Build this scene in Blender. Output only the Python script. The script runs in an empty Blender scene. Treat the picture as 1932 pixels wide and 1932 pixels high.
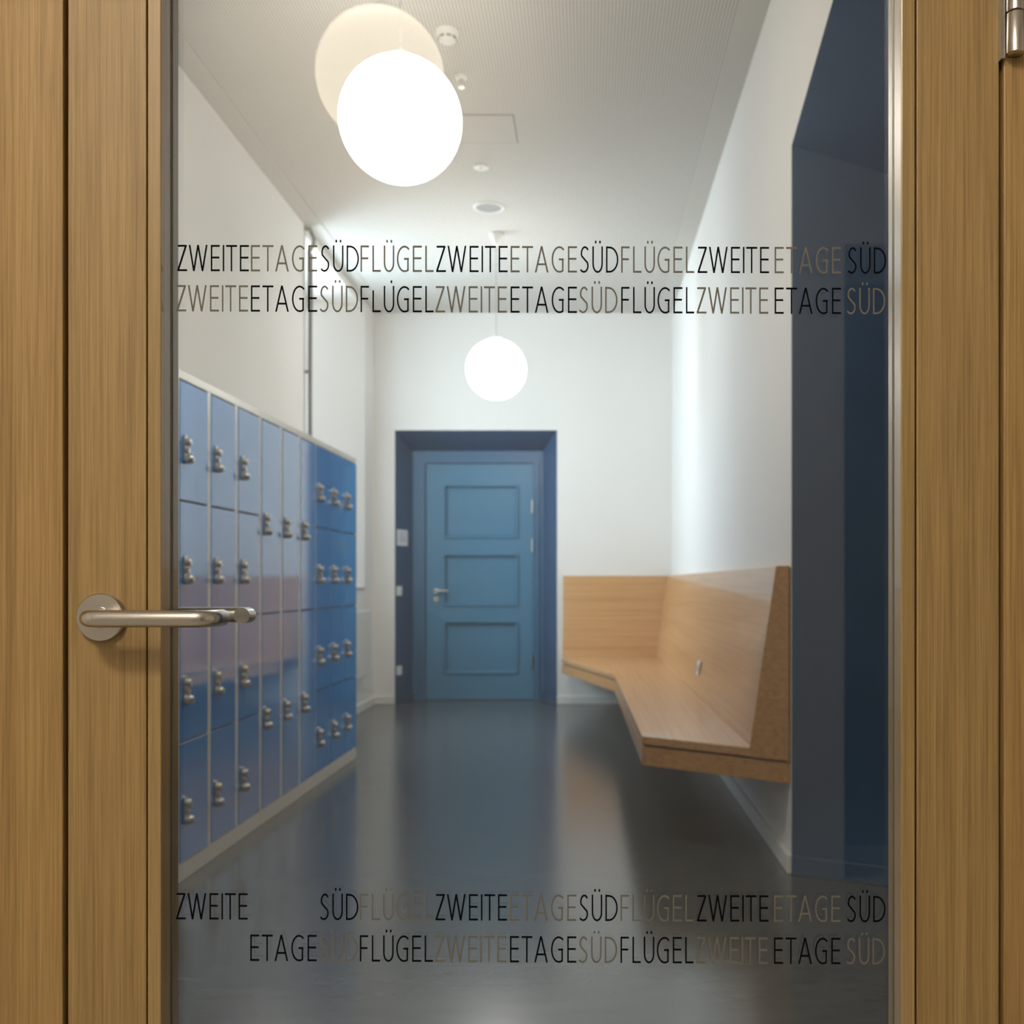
import bpy, bmesh, math, random
from mathutils import Vector, Matrix

sc = bpy.context.scene
C = sc.collection
PI = math.pi

# ------------------------------------------------------------------ camera, world, lights, exposure
F = 1933.0            # focal length in pixels of the 1932 px frame
EYE = 1.09
cam_d = bpy.data.cameras.new('camera')
cam_d.sensor_width = 36.0
cam_d.lens = F / 1932.0 * 36.0
cam_d.shift_x = -141.0 / 1932.0
cam_d.shift_y = 134.0 / 1932.0
cam_d.clip_start = 0.02
cam_d.clip_end = 100
cam_d.dof.use_dof = True
cam_d.dof.focus_distance = 1.17
cam_d.dof.aperture_fstop = 7.5
cam = bpy.data.objects.new('camera', cam_d)
cam.location = (0, 0, EYE)
cam.rotation_euler = (PI / 2, 0, 0)
C.objects.link(cam)
sc.camera = cam

sc.view_settings.view_transform = 'Standard'
sc.view_settings.look = 'None'
sc.view_settings.gamma = 1
sc.view_settings.use_curve_mapping = False
sc.view_settings.exposure = 0.0
sc.cycles.max_bounces = 10
sc.cycles.diffuse_bounces = 6
sc.cycles.transparent_max_bounces = 16
sc.cycles.sample_clamp_indirect = 6
sc.cycles.use_denoising = True

w = bpy.data.worlds.new('world')
sc.world = w
w.use_nodes = True
w.node_tree.nodes['Background'].inputs[0].default_value = (0.72, 0.86, 1.0, 1)
w.node_tree.nodes['Background'].inputs[1].default_value = 1.2


def area(name, loc, rot, sx, sy, power, col, spread=PI):
    l = bpy.data.lights.new(name, 'AREA')
    l.shape = 'RECTANGLE'
    l.size = sx
    l.size_y = sy
    l.energy = power
    l.color = col
    l.spread = spread
    o = bpy.data.objects.new(name, l)
    o.location = loc
    o.rotation_euler = rot
    C.objects.link(o)
    return o


GLOBE_ROOM = 19.0
GLOBE_FAR = 14.0
GLOBE_HALL = 9.0
# daylight standing outside the side window
area('window_daylight', (-2.62, 7.70, 2.25), (0, -PI / 2 + 0.18, 0), 2.1, 1.2, 175, (0.74, 0.87, 1.0))
# unseen fill light added high in the hall to brighten the oak door
area('hall_fill_light', (-0.80, -1.13, 3.40), (0, 0, 0), 0.45, 0.45, 82, (1.0, 0.90, 0.75))


# ------------------------------------------------------------------ materials
def mat(name, col=(0.8, 0.8, 0.8), rough=0.5, metal=0.0, spec=0.5, emit=None, es=0.0, coat=0.0):
    m = bpy.data.materials.new(name)
    m.use_nodes = True
    b = m.node_tree.nodes['Principled BSDF']
    b.inputs['Base Color'].default_value = (*col, 1)
    b.inputs['Roughness'].default_value = rough
    b.inputs['Metallic'].default_value = metal
    b.inputs['Specular IOR Level'].default_value = spec
    if coat:
        b.inputs['Coat Weight'].default_value = coat
        b.inputs['Coat Roughness'].default_value = 0.05
    if emit:
        b.inputs['Emission Color'].default_value = (*emit, 1)
        b.inputs['Emission Strength'].default_value = es
    return m


def nodes(m):
    nt = m.node_tree
    return nt, nt.nodes['Principled BSDF'], nt.nodes.new, nt.links.new


def paint(name, col, rough=0.5, var=0.04, scale=2.0, bump=0.0, spec=0.5, coat=0.0, bscale=120):
    m = mat(name, col, rough, spec=spec, coat=coat)
    nt, b, N, L = nodes(m)
    tc = N('ShaderNodeTexCoord')
    n = N('ShaderNodeTexNoise')
    n.inputs['Scale'].default_value = scale
    n.inputs['Detail'].default_value = 5
    L(tc.outputs['Object'], n.inputs['Vector'])
    r = N('ShaderNodeValToRGB')
    r.color_ramp.elements[0].position = 0.3
    r.color_ramp.elements[1].position = 0.7
    r.color_ramp.elements[0].color = (*[c * (1 - var) for c in col], 1)
    r.color_ramp.elements[1].color = (*[min(1, c * (1 + var)) for c in col], 1)
    L(n.outputs['Fac'], r.inputs['Fac'])
    L(r.outputs['Color'], b.inputs['Base Color'])
    if bump:
        n2 = N('ShaderNodeTexNoise')
        n2.inputs['Scale'].default_value = bscale
        n2.inputs['Detail'].default_value = 3
        L(tc.outputs['Object'], n2.inputs['Vector'])
        bp = N('ShaderNodeBump')
        bp.inputs['Strength'].default_value = bump
        bp.inputs['Distance'].default_value = 0.002
        L(n2.outputs['Fac'], bp.inputs['Height'])
        L(bp.outputs['Normal'], b.inputs['Normal'])
    return m


def wood(name, dark, mid, light, axis='z', rough=0.45, gscale=1.0, coat=0.0, offset=(0, 0, 0), pores=0.42):
    m = mat(name, mid, rough, coat=coat)
    nt, b, N, L = nodes(m)
    tc = N('ShaderNodeTexCoord')

    def mapped(along, across):
        mp = N('ShaderNodeMapping')
        s = [across] * 3
        s['xyz'.index(axis)] = along
        mp.inputs['Scale'].default_value = s
        mp.inputs['Location'].default_value = offset
        L(tc.outputs['Object'], mp.inputs['Vector'])
        return mp.outputs[0]

    n1 = N('ShaderNodeTexNoise')          # broad bands of the veneer
    n1.inputs['Scale'].default_value = 1
    n1.inputs['Detail'].default_value = 6
    n1.inputs['Roughness'].default_value = 0.62
    n1.inputs['Distortion'].default_value = 0.25
    L(mapped(1.1 * gscale, 95 * gscale), n1.inputs['Vector'])
    n2 = N('ShaderNodeTexNoise')          # fine pores
    n2.inputs['Scale'].default_value = 1
    n2.inputs['Detail'].default_value = 4
    n2.inputs['Roughness'].default_value = 0.7
    L(mapped(5 * gscale, 400 * gscale), n2.inputs['Vector'])
    r = N('ShaderNodeValToRGB')
    e = r.color_ramp.elements
    e[0].position, e[0].color = 0.28, (*dark, 1)
    e[1].position, e[1].color = 0.74, (*light, 1)
    k = e.new(0.5)
    k.color = (*mid, 1)
    L(n1.outputs['Fac'], r.inputs['Fac'])
    r2 = N('ShaderNodeValToRGB')
    r2.color_ramp.elements[0].position = 0.30
    r2.color_ramp.elements[1].position = 0.60
    v = 1 - pores
    r2.color_ramp.elements[0].color = (v, v * 0.96, v * 0.9, 1)
    r2.color_ramp.elements[1].color = (1, 1, 1, 1)
    L(n2.outputs['Fac'], r2.inputs['Fac'])
    mx = N('ShaderNodeMix')
    mx.data_type = 'RGBA'
    mx.blend_type = 'MULTIPLY'
    mx.inputs['Factor'].default_value = 1.0
    L(r.outputs['Color'], mx.inputs['A'])
    L(r2.outputs['Color'], mx.inputs['B'])
    L(mx.outputs['Result'], b.inputs['Base Color'])
    bp = N('ShaderNodeBump')
    bp.inputs['Strength'].default_value = 0.12
    bp.inputs['Distance'].default_value = 0.001
    L(n2.outputs['Fac'], bp.inputs['Height'])
    L(bp.outputs['Normal'], b.inputs['Normal'])
    return m


def pane_glass(name, lo=0.045, tint=(0.97, 0.985, 0.98)):
    m = bpy.data.materials.new(name)
    m.use_nodes = True
    nt = m.node_tree
    nt.nodes.clear()
    N, L = nt.nodes.new, nt.links.new
    out = N('ShaderNodeOutputMaterial')
    mix = N('ShaderNodeMixShader')
    tr = N('ShaderNodeBsdfTransparent')
    tr.inputs[0].default_value = (*tint, 1)
    gl = N('ShaderNodeBsdfGlossy')
    gl.inputs['Roughness'].default_value = 0.0
    lw = N('ShaderNodeLayerWeight')
    lw.inputs['Blend'].default_value = 0.5
    p = N('ShaderNodeMath')
    p.operation = 'POWER'
    p.inputs[1].default_value = 5
    L(lw.outputs['Facing'], p.inputs[0])
    mr = N('ShaderNodeMapRange')
    mr.inputs['To Min'].default_value = lo
    mr.inputs['To Max'].default_value = 1.0
    L(p.outputs[0], mr.inputs['Value'])
    L(mr.outputs[0], mix.inputs[0])
    L(tr.outputs[0], mix.inputs[1])
    L(gl.outputs[0], mix.inputs[2])
    L(mix.outputs[0], out.inputs[0])
    return m


def ceiling_mat():
    m = mat('acoustic ceiling', (0.66, 0.65, 0.62), 0.85, spec=0.1)
    nt, b, N, L = nodes(m)
    tc = N('ShaderNodeTexCoord')
    sep = N('ShaderNodeSeparateXYZ')
    L(tc.outputs['Object'], sep.inputs[0])

    def wv(sock):
        a = N('ShaderNodeMath'); a.operation = 'MULTIPLY'; a.inputs[1].default_value = 2 * PI / 0.0150
        L(sock, a.inputs[0])
        s = N('ShaderNodeMath'); s.operation = 'SINE'
        L(a.outputs[0], s.inputs[0])
        return s.outputs[0]
    sm = N('ShaderNodeMath'); sm.operation = 'ADD'
    L(wv(sep.outputs['X']), sm.inputs[0])
    k = N('ShaderNodeMath'); k.operation = 'MULTIPLY'; k.inputs[1].default_value = 0.4
    L(wv(sep.outputs['Y']), k.inputs[0])
    L(k.outputs[0], sm.inputs[1])
    mr = N('ShaderNodeMapRange')
    mr.inputs['From Min'].default_value = -0.2
    mr.inputs['From Max'].default_value = 1.1
    L(sm.outputs[0], mr.inputs['Value'])
    mx = N('ShaderNodeMix'); mx.data_type = 'RGBA'
    mx.inputs['A'].default_value = (0.66, 0.645, 0.61, 1)
    mx.inputs['B'].default_value = (0.27, 0.262, 0.245, 1)
    L(mr.outputs[0], mx.inputs['Factor'])
    L(mx.outputs['Result'], b.inputs['Base Color'])
    return m


def floor_mat():
    m = mat('dark linoleum', (0.05, 0.055, 0.06), 0.25, spec=1.0)
    nt, b, N, L = nodes(m)
    tc = N('ShaderNodeTexCoord')
    mp = N('ShaderNodeMapping')
    mp.inputs['Scale'].default_value = (1.0, 4.0, 1)
    L(tc.outputs['Object'], mp.inputs[0])
    n = N('ShaderNodeTexNoise')
    n.inputs['Scale'].default_value = 4
    n.inputs['Detail'].default_value = 8
    n.inputs['Roughness'].default_value = 0.7
    L(mp.outputs[0], n.inputs['Vector'])
    r = N('ShaderNodeValToRGB')
    r.color_ramp.elements[0].position = 0.3
    r.color_ramp.elements[1].position = 0.75
    r.color_ramp.elements[0].color = (0.064, 0.074, 0.081, 1)
    r.color_ramp.elements[1].color = (0.092, 0.099, 0.103, 1)
    L(n.outputs['Fac'], r.inputs['Fac'])
    L(r.outputs['Color'], b.inputs['Base Color'])
    rr = N('ShaderNodeMapRange')
    rr.inputs['To Min'].default_value = 0.16
    rr.inputs['To Max'].default_value = 0.25
    L(n.outputs['Fac'], rr.inputs['Value'])
    L(rr.outputs[0], b.inputs['Roughness'])
    return m


M = {
    'wall': paint('white wall paint', (0.80, 0.78, 0.75), 0.7, 0.015, 1.5, 0.15, spec=0.25),
    'hallwall': paint('hall wall paint', (0.70, 0.68, 0.65), 0.75, 0.02, 1.5, spec=0.2),
    'hallfloor': paint('pale hall floor', (0.42, 0.39, 0.34), 0.4, 0.05, 3),
    'ceil': ceiling_mat(),
    'ceil_plain': paint('ceiling edge paint', (0.55, 0.54, 0.505), 0.8, 0.01, spec=0.2),
    'floor': floor_mat(),
    'skirt': paint('skirting paint', (0.78, 0.77, 0.73), 0.4, 0.02),
    'navy': paint('navy paint', (0.040, 0.090, 0.175), 0.4, 0.05, 3, 0.1),
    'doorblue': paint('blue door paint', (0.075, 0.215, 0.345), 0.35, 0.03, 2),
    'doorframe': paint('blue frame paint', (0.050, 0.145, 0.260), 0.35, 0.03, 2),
    'locker': paint('blue locker enamel', (0.014, 0.215, 0.600), 0.08, 0.03, 2, spec=0.6, coat=0.7),
    'lockgrey': paint('light grey locker enamel', (0.64, 0.63, 0.58), 0.3, 0.02),
    'chrome': mat('satin chrome', (0.62, 0.60, 0.57), 0.24, 1.0),
    'lockmetal': mat('dull chrome lock metal', (0.50, 0.49, 0.47), 0.28, 1.0),
    'steel': mat('brushed stainless steel', (0.46, 0.44, 0.415), 0.27, 1.0),
    'rubber': mat('black rubber', (0.012, 0.012, 0.013), 0.6),
    'gap': mat('dark rebate', (0.030, 0.014, 0.006), 0.9, spec=0.1),
    'white': mat('white plastic', (0.80, 0.80, 0.78), 0.4),
    'seal': mat('grey glazing seal', (0.10, 0.10, 0.085), 0.5),
    'paper': mat('paper', (0.72, 0.74, 0.78), 0.6),
    'oak_v': wood('oak veneer upright grain', (0.215, 0.138, 0.049), (0.285, 0.186, 0.070), (0.340, 0.230, 0.096), 'z'),
    'oak_jamb': wood('oak jamb upright grain', (0.230, 0.138, 0.045), (0.305, 0.190, 0.067), (0.360, 0.235, 0.092), 'z', offset=(3.1, 1.7, 5)),
    'oak_h': wood('oak veneer level grain', (0.215, 0.138, 0.049), (0.285, 0.186, 0.070), (0.340, 0.230, 0.096), 'x'),
    'oak_bead': wood('oak bead', (0.225, 0.148, 0.055), (0.285, 0.190, 0.075), (0.330, 0.228, 0.100), 'z', 0.3, coat=0.8, offset=(1, 2, 3), pores=0.3),
    'bench_x': wood('bench oak cross grain', (0.40, 0.195, 0.065), (0.53, 0.275, 0.105), (0.62, 0.345, 0.150), 'x', 0.33, 0.6, coat=0.25, pores=0.15),
    'bench_y': wood('bench oak long grain', (0.43, 0.225, 0.092), (0.57, 0.315, 0.142), (0.66, 0.39, 0.19), 'y', 0.30, 0.6, coat=0.35, pores=0.15),
    'glass': pane_glass('clear pane glass'),
    'black_vinyl': mat('black vinyl film', (0.003, 0.003, 0.004), 0.6, spec=0.02),
    'grey_vinyl': mat('grey vinyl film', (0.125, 0.118, 0.100), 0.6, spec=0.05),
    'dark': paint('dark passage paint', (0.02, 0.022, 0.03), 0.8, 0.05),
    'radiator': mat('radiator enamel', (0.72, 0.72, 0.69), 0.35),
    'speaker': mat('grey grille', (0.28, 0.29, 0.30), 0.6),
    'pipe': mat('grey pipe', (0.20, 0.195, 0.20), 0.4, 0.4),
    'vent': mat('dark slot', (0.10, 0.10, 0.10), 0.7),
}


def globe_mat(name, s, col):
    m = mat(name, (0.9, 0.88, 0.84), 0.3, emit=col, es=s)
    return m


# ------------------------------------------------------------------ mesh helpers
def box(bm, x0, x1, y0, y1, z0, z1):
    vs = [bm.verts.new((x, y, z)) for x in (x0, x1) for y in (y0, y1) for z in (z0, z1)]
    for f in ((0, 1, 3, 2), (4, 6, 7, 5), (0, 4, 5, 1), (2, 3, 7, 6), (0, 2, 6, 4), (1, 5, 7, 3)):
        bm.faces.new([vs[i] for i in f])
    return bm


def prism(bm, pts, vec):
    a = [bm.verts.new(p) for p in pts]
    b = [bm.verts.new(Vector(p) + Vector(vec)) for p in pts]
    bm.faces.new(a)
    bm.faces.new(list(reversed(b)))
    n = len(pts)
    for i in range(n):
        bm.faces.new((a[i], b[i], b[(i + 1) % n], a[(i + 1) % n]))
    return bm


def loft(bm, rings, closed=True, caps=True):
    R = [[bm.verts.new(p) for p in ring] for ring in rings]
    n = len(R[0])
    for a, b in zip(R, R[1:]):
        for i in range(n if closed else n - 1):
            bm.faces.new((a[i], a[(i + 1) % n], b[(i + 1) % n], b[i]))
    if caps:
        bm.faces.new(list(reversed(R[0])))
        bm.faces.new(R[-1])
    return bm


def frame_of(d):
    d = Vector(d).normalized()
    u = Vector((0, 0, 1)) if abs(d.z) < 0.9 else Vector((0, 1, 0))
    a = d.cross(u).normalized()
    return a, d.cross(a).normalized()


def tube(bm, pts, r, n=20):
    """round bar along points; r one radius or one per point"""
    pts = [Vector(p) for p in pts]
    rs = r if isinstance(r, (list, tuple)) else [r] * len(pts)
    rings = []
    a = None
    for i, p in enumerate(pts):
        if i == 0:
            d = pts[1] - p
        elif i == len(pts) - 1:
            d = p - pts[-2]
        else:
            d = (pts[i + 1] - p).normalized() + (p - pts[i - 1]).normalized()
        d.normalize()
        if a is None:
            a, b = frame_of(d)
        else:
            a = (a - d * a.dot(d)).normalized()
            b = d.cross(a).normalized()
        rings.append([p + (a * math.cos(t) + b * math.sin(t)) * rs[i] for t in [2 * PI * k / n for k in range(n)]])
    return loft(bm, rings)


def fillet(pts, r, n=8):
    pts = [Vector(p) for p in pts]
    out = [pts[0]]
    for i in range(1, len(pts) - 1):
        p, a, b = pts[i], (pts[i - 1] - pts[i]), (pts[i + 1] - pts[i])
        ang = a.angle(b)
        if ang > PI - 0.02:
            out.append(p)
            continue
        t = min(r / math.tan(ang / 2), a.length * 0.49, b.length * 0.49)
        s, e = p + a.normalized() * t, p + b.normalized() * t
        bis = (a.normalized() + b.normalized()).normalized()
        rr = t * math.tan(ang / 2)
        c = p + bis * (rr / math.sin(ang / 2))
        u, v = s - c, e - c
        th = u.angle(v)
        for k in range(n + 1):
            f = k / n
            out.append(c + (u * math.sin((1 - f) * th) + v * math.sin(f * th)) / math.sin(th))
    out.append(pts[-1])
    return out


def lathe(bm, prof, origin=(0, 0, 0), axis=(0, 0, 1), n=48):
    """prof: list of (radius, height) along axis"""
    o = Vector(origin)
    d = Vector(axis).normalized()
    a, b = frame_of(d)
    prev = None
    for (r, h) in prof:
        if r < 1e-6:
            ring = [bm.verts.new(o + d * h)]
        else:
            ring = [bm.verts.new(o + d * h + (a * math.cos(2 * PI * k / n) + b * math.sin(2 * PI * k / n)) * r) for k in range(n)]
        if prev:
            if len(prev) == 1 and len(ring) > 1:
                for k in range(n):
                    bm.faces.new((prev[0], ring[k], ring[(k + 1) % n]))
            elif len(ring) == 1 and len(prev) > 1:
                for k in range(n):
                    bm.faces.new((prev[k], ring[0], prev[(k + 1) % n]))
            elif len(ring) > 1:
                for k in range(n):
                    bm.faces.new((prev[k], prev[(k + 1) % n], ring[(k + 1) % n], ring[k]))
        prev = ring
    return bm


def origin_of(p):
    v = Vector((0, 0, 0))
    while p is not None:
        v += Vector(p.location)
        p = p.parent
    return v


def obj(name, bm, m, parent=None, at=None, bevel=0.0, smooth=False, segs=2, label=None):
    """link a bmesh as ONE mesh object; geometry is given in world (or thing-local when at=None and parent sits at 0)"""
    bmesh.ops.recalc_face_normals(bm, faces=bm.faces)
    me = bpy.data.meshes.new(name)
    if at is not None:
        base = Vector(at)
    elif parent is not None:
        base = origin_of(parent)
    else:
        base = Vector((0, 0, 0))
    bmesh.ops.translate(bm, vec=-base, verts=bm.verts)
    bm.to_mesh(me)
    bm.free()
    me.materials.append(m)
    o = bpy.data.objects.new(name, me)
    C.objects.link(o)
    if parent is not None:
        o.parent = parent
        if at is not None:
            o.location = base - origin_of(parent)
    elif at is not None:
        o.location = base
    if smooth:
        for p in me.polygons:
            p.use_smooth = True
        try:
            me.set_sharp_from_angle(angle=math.radians(40))
        except Exception:
            pass
    if bevel:
        b = o.modifiers.new('bevel', 'BEVEL')
        b.width = bevel
        b.segments = segs
        b.limit_method = 'ANGLE'
    if label:
        o['label'] = label
    return o


def tag(o, label, cat, group=None, kind=None):
    o['label'] = label
    o['category'] = cat
    if group:
        o['group'] = group
    if kind:
        o['kind'] = kind
    return o


def thing(name, loc, label, cat, group=None, kind=None):
    o = bpy.data.objects.new(name, None)
    o.empty_display_size = 0.05
    C.objects.link(o)
    o.location = loc
    return tag(o, label, cat, group, kind)


def nb():
    return bmesh.new()


# ------------------------------------------------------------------ the setting
XL, XR = -1.92, 0.77          # side walls of the room
YD = 1.15                     # face of the glazed door
YB = 9.24                     # far wall
H = 3.53                      # ceiling
PX = 0.000595                 # metres per photo pixel in the door's face

tag(obj('floor', box(nb(), -3.2, 2.6, 1.175, 9.9, -0.1, 0), M['floor']), 'dark grey polished linoleum floor', 'floor', kind='structure')
tag(obj('floor', box(nb(), -3.2, 2.6, -2.6, 1.175, -0.1, 0), M['hallfloor']), 'pale floor of the hall before the door', 'floor', kind='structure')
tag(obj('ceiling', box(nb(), -2.3, 1.6, 1.30, 9.9, H, H + 0.1), M['ceil']), 'perforated white acoustic ceiling', 'ceiling', kind='structure')
for nm, x0, x1, y0, y1 in (('trim_1', XL, XL + 0.12, 1.31, YB), ('trim_2', XR - 0.13, XR, 1.31, YB)):
    side = 'left' if nm == 'trim_1' else 'right'
    tag(obj(nm, box(nb(), x0, x1, y0, y1, H - 0.004, H + 0.02), M['ceil_plain']), 'smooth unperforated ceiling border along the %s wall' % side, 'ceiling trim', kind='structure')
tag(obj('trim_3', box(nb(), XL + 0.12, XR - 0.13, YB - 0.10, YB, H - 0.004, H + 0.02), M['ceil_plain']), 'smooth ceiling border above the far wall', 'ceiling trim', kind='structure')

# far wall with the deep door niche
NX0, NX1, NZ = -1.729, -0.269, 2.467
bm = nb()
box(bm, -2.4, NX0, YB, 9.9, 0, H)
box(bm, NX1, 1.6, YB, 9.9, 0, H)
box(bm, NX0, NX1, YB, 9.9, NZ, H)
box(bm, NX0, NX1, 9.66, 9.9, 0, NZ)
tag(obj('wall_back', bm, M['wall']), 'white far wall with a blue door niche', 'wall', kind='structure')

# blue splayed reveal of the far niche
IX0, IX1, IZ, YI = -1.613, -0.415, 2.310, 9.55


def reveal(bm, outer, inner, back):
    """solid wedge ring: outer edge, inner edge, and the edge behind the outer one"""
    R = []
    for a, b, c in zip(outer, inner, back):
        R.append([bm.verts.new(a), bm.verts.new(b), bm.verts.new(c)])
    for p, q in zip(R, R[1:]):
        for i in range(3):
            bm.faces.new((p[i], p[(i + 1) % 3], q[(i + 1) % 3], q[i]))
    bm.faces.new(R[0])
    bm.faces.new(list(reversed(R[-1])))


bm = nb()
e = 0.002
reveal(bm, [(NX0, YB - e, 0), (NX0, YB - e, NZ), (NX1, YB - e, NZ), (NX1, YB - e, 0)],
       [(IX0, YI, 0), (IX0, YI, IZ), (IX1, YI, IZ), (IX1, YI, 0)],
       [(NX0, 9.66, 0), (NX0, 9.66, NZ), (NX1, 9.66, NZ), (NX1, 9.66, 0)])
tag(obj('trim_4', bm, M['navy']), 'dark blue splayed door niche in the far wall', 'door niche', kind='structure')

# far door
d2 = thing('door_2', (-1.0, 9.56, 0), 'blue three-panel door at the far end of the room', 'door', kind='structure')
LX0, LX1, LZ = -1.502, -0.499, 2.205
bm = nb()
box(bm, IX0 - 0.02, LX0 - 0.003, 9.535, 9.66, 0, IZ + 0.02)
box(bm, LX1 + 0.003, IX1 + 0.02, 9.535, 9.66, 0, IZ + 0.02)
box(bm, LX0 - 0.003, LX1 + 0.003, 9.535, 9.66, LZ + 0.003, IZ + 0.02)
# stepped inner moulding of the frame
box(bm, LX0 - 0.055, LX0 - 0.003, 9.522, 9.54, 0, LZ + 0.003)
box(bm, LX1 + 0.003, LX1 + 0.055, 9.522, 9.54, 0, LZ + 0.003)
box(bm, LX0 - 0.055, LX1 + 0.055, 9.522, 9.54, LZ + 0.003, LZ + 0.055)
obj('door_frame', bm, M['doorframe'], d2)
PXs = (-1.334, -0.642)
PZs = ((1.512, 2.004), (0.879, 1.359), (0.247, 0.734))
bm = nb()
box(bm, LX0, PXs[0], 9.556, 9.60, 0.005, LZ)
box(bm, PXs[1], LX1, 9.556, 9.60, 0.005, LZ)
zz = [0.005, 0.247, 0.734, 0.879, 1.359, 1.512, 2.004, LZ]
for i in (0, 2, 4, 6):
    box(bm, PXs[0], PXs[1], 9.556, 9.60, zz[i], zz[i + 1])
box(bm, LX0 + 0.01, LX1 - 0.01, 9.585, 9.605, 0.01, LZ - 0.01)
leaf2 = obj('door_leaf', bm, M['doorblue'], d2)
for (z0, z1) in PZs:
    bm = nb()
    x0, x1 = PXs
    t, p = 0.026, 9.543
    ringo = [(x0 - .006, z0 - .006), (x1 + .006, z0 - .006), (x1 + .006, z1 + .006), (x0 - .006, z1 + .006)]
    cen = ((x0 + x1) / 2, (z0 + z1) / 2)

    def inset(k, y):
        return [Vector((qx + (k if qx < cen[0] else -k), y, qz + (k if qz < cen[1] else -k))) for qx, qz in ringo]
    prof = [inset(0, 9.557), inset(0.004, 9.541), inset(0.018, 9.541), inset(0.030, 9.586), inset(0.0, 9.586)]
    R = [[bm.verts.new(v) for v in ring] for ring in prof]
    for i in range(len(R)):
        A, B = R[i], R[(i + 1) % len(R)]
        for k in range(4):
            bm.faces.new((A[k], A[(k + 1) % 4], B[(k + 1) % 4], B[k]))
    obj('panel_moulding', bm, M['doorblue'], leaf2)
hd = obj('door_handle', tube(nb(), fillet([(-1.405, 9.556, 1.016), (-1.405, 9.50, 1.016), (-1.280, 9.50, 1.016)], 0.02), 0.011), M['chrome'], d2, smooth=True)
obj('rose', lathe(nb(), [(0, 0), (0.026, 0), (0.026, 0.008), (0, 0.008)], (-1.405, 9.5565, 1.016), (0, -1, 0), 32), M['chrome'], hd, smooth=True)
obj('keyhole_cover', lathe(nb(), [(0, 0), (0.026, 0), (0.026, 0.009), (0, 0.010)], (-1.405, 9.5565, 0.937), (0, -1, 0), 32), M['chrome'], d2, smooth=True)
for z in (1.80, 1.44, 0.35):
    obj('hinge', tube(nb(), [(-0.505, 9.515, z - 0.06), (-0.505, 9.515, z + 0.06)], 0.009, 12), M['lockmetal'], d2, smooth=True)

# left wall with the window opening
WY0, WY1, WZ0, WZ1 = 7.00, 8.86, 1.04, 3.46
WF = -2.30                                   # window frame plane
bm = nb()
box(bm, -2.42, XL, 1.15, WY0, 0, H)
box(bm, -2.42, XL, WY1, YB, 0, H)
box(bm, -2.42, XL, WY0, WY1, 0, WZ0)
box(bm, -2.42, XL, WY0, WY1, WZ1, H)
tag(obj('wall_left', bm, M['wall']), 'white wall behind the blue lockers', 'wall', kind='structure')
tag(obj('trim_5', box(nb(), WF - 0.0, XL + 0.0, WY0 + 0.002, WY1 - 0.002, WZ0 - 0.012, WZ0 + 0.022), M['white'], bevel=0.004), 'white window sill', 'window sill', kind='structure')
bm = nb()
WI0, WI1, WIZ = 7.12, 8.25, 3.38
reveal(bm, [(XL, WY0, WZ0), (XL, WY0, WZ1), (XL, WY1, WZ1), (XL, WY1, WZ0)],
       [(WF, WI0, WZ0), (WF, WI0, WIZ), (WF, WI1, WIZ), (WF, WI1, WZ0)],
       [(-2.36, WY0, WZ0), (-2.36, WY0, WZ1), (-2.36, WY1, WZ1), (-2.36, WY1, WZ0)])
tag(obj('trim_11', bm, M['wall']), 'white splayed reveal of the side window', 'window reveal', kind='structure')
w1 = thing('window_1', (WF, (WY0 + WY1) / 2, WZ0), 'white framed side window behind the lockers, seen at a slant', 'window', kind='structure')
bm = nb()
fw = 0.075
for (a, b_) in ((WI0, WI0 + fw), (WI1 - fw, WI1), ((WY0 + WY1) / 2 - 0.06, (WY0 + WY1) / 2 + 0.06)):
    box(bm, WF - 0.04, WF + 0.03, a, b_, WZ0, WZ1)
for (a, b_) in ((WZ0, WZ0 + fw), (WIZ - fw, WIZ), (2.72, 2.82)):
    box(bm, WF - 0.04, WF + 0.03, WI0, WI1, a, b_)
obj('window_frame', bm, M['white'], w1)
obj('glass_pane', box(nb(), WF - 0.012, WF - 0.006, WI0 + 0.02, WI1 - 0.02, WZ0 + 0.02, WIZ - 0.02), M['glass'], w1)

# right wall with the blue door niche beside the bench
hole = [(3.84, 0), (3.84, 2.73), (3.10, 2.935), (2.70, 2.935), (1.96, 2.73), (1.96, 0)]
inner = [(3.667, 0), (3.667, 2.53), (3.05, 2.70), (2.75, 2.70), (2.13, 2.53), (2.13, 0)]
bm = nb()
box(bm, XR, 1.5, 3.84, YB, 0, H)
box(bm, XR, 1.5, 1.15, 1.96, 0, H)
prism(bm, [(XR, 3.84, 2.73), (XR, 3.10, 2.935), (XR, 2.70, 2.935), (XR, 1.96, 2.73), (XR, 1.96, H), (XR, 3.84, H)], (0.73, 0, 0))
tag(obj('wall_right', bm, M['wall']), 'white wall above the oak bench', 'wall', kind='structure')
bm = nb()
XN = 1.15
reveal(bm, [(XR - e, y, z) for y, z in hole], [(XN, y, z) for y, z in inner], [(XN, y, z) for y, z in hole])
box(bm, XN, XN + 0.3, 1.96, 3.84, 0, 2.94)
tag(obj('trim_6', bm, M['navy']), 'dark blue door niche at the near end of the bench', 'door niche', kind='structure')
d3 = thing('door_3', (XN, 2.9, 0), 'dark blue side door deep in the right-hand niche', 'door', kind='structure')
obj('door_leaf', box(nb(), XN - 0.02, XN + 0.02, 2.30, 3.50, 0.005, 2.30), M['navy'], d3, bevel=0.003)
obj('door_handle', tube(nb(), fillet([(XN - 0.02, 2.40, 1.05), (XN - 0.07, 2.40, 1.05), (XN - 0.07, 2.53, 1.05)], 0.02), 0.010), M['chrome'], d3, smooth=True)

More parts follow.
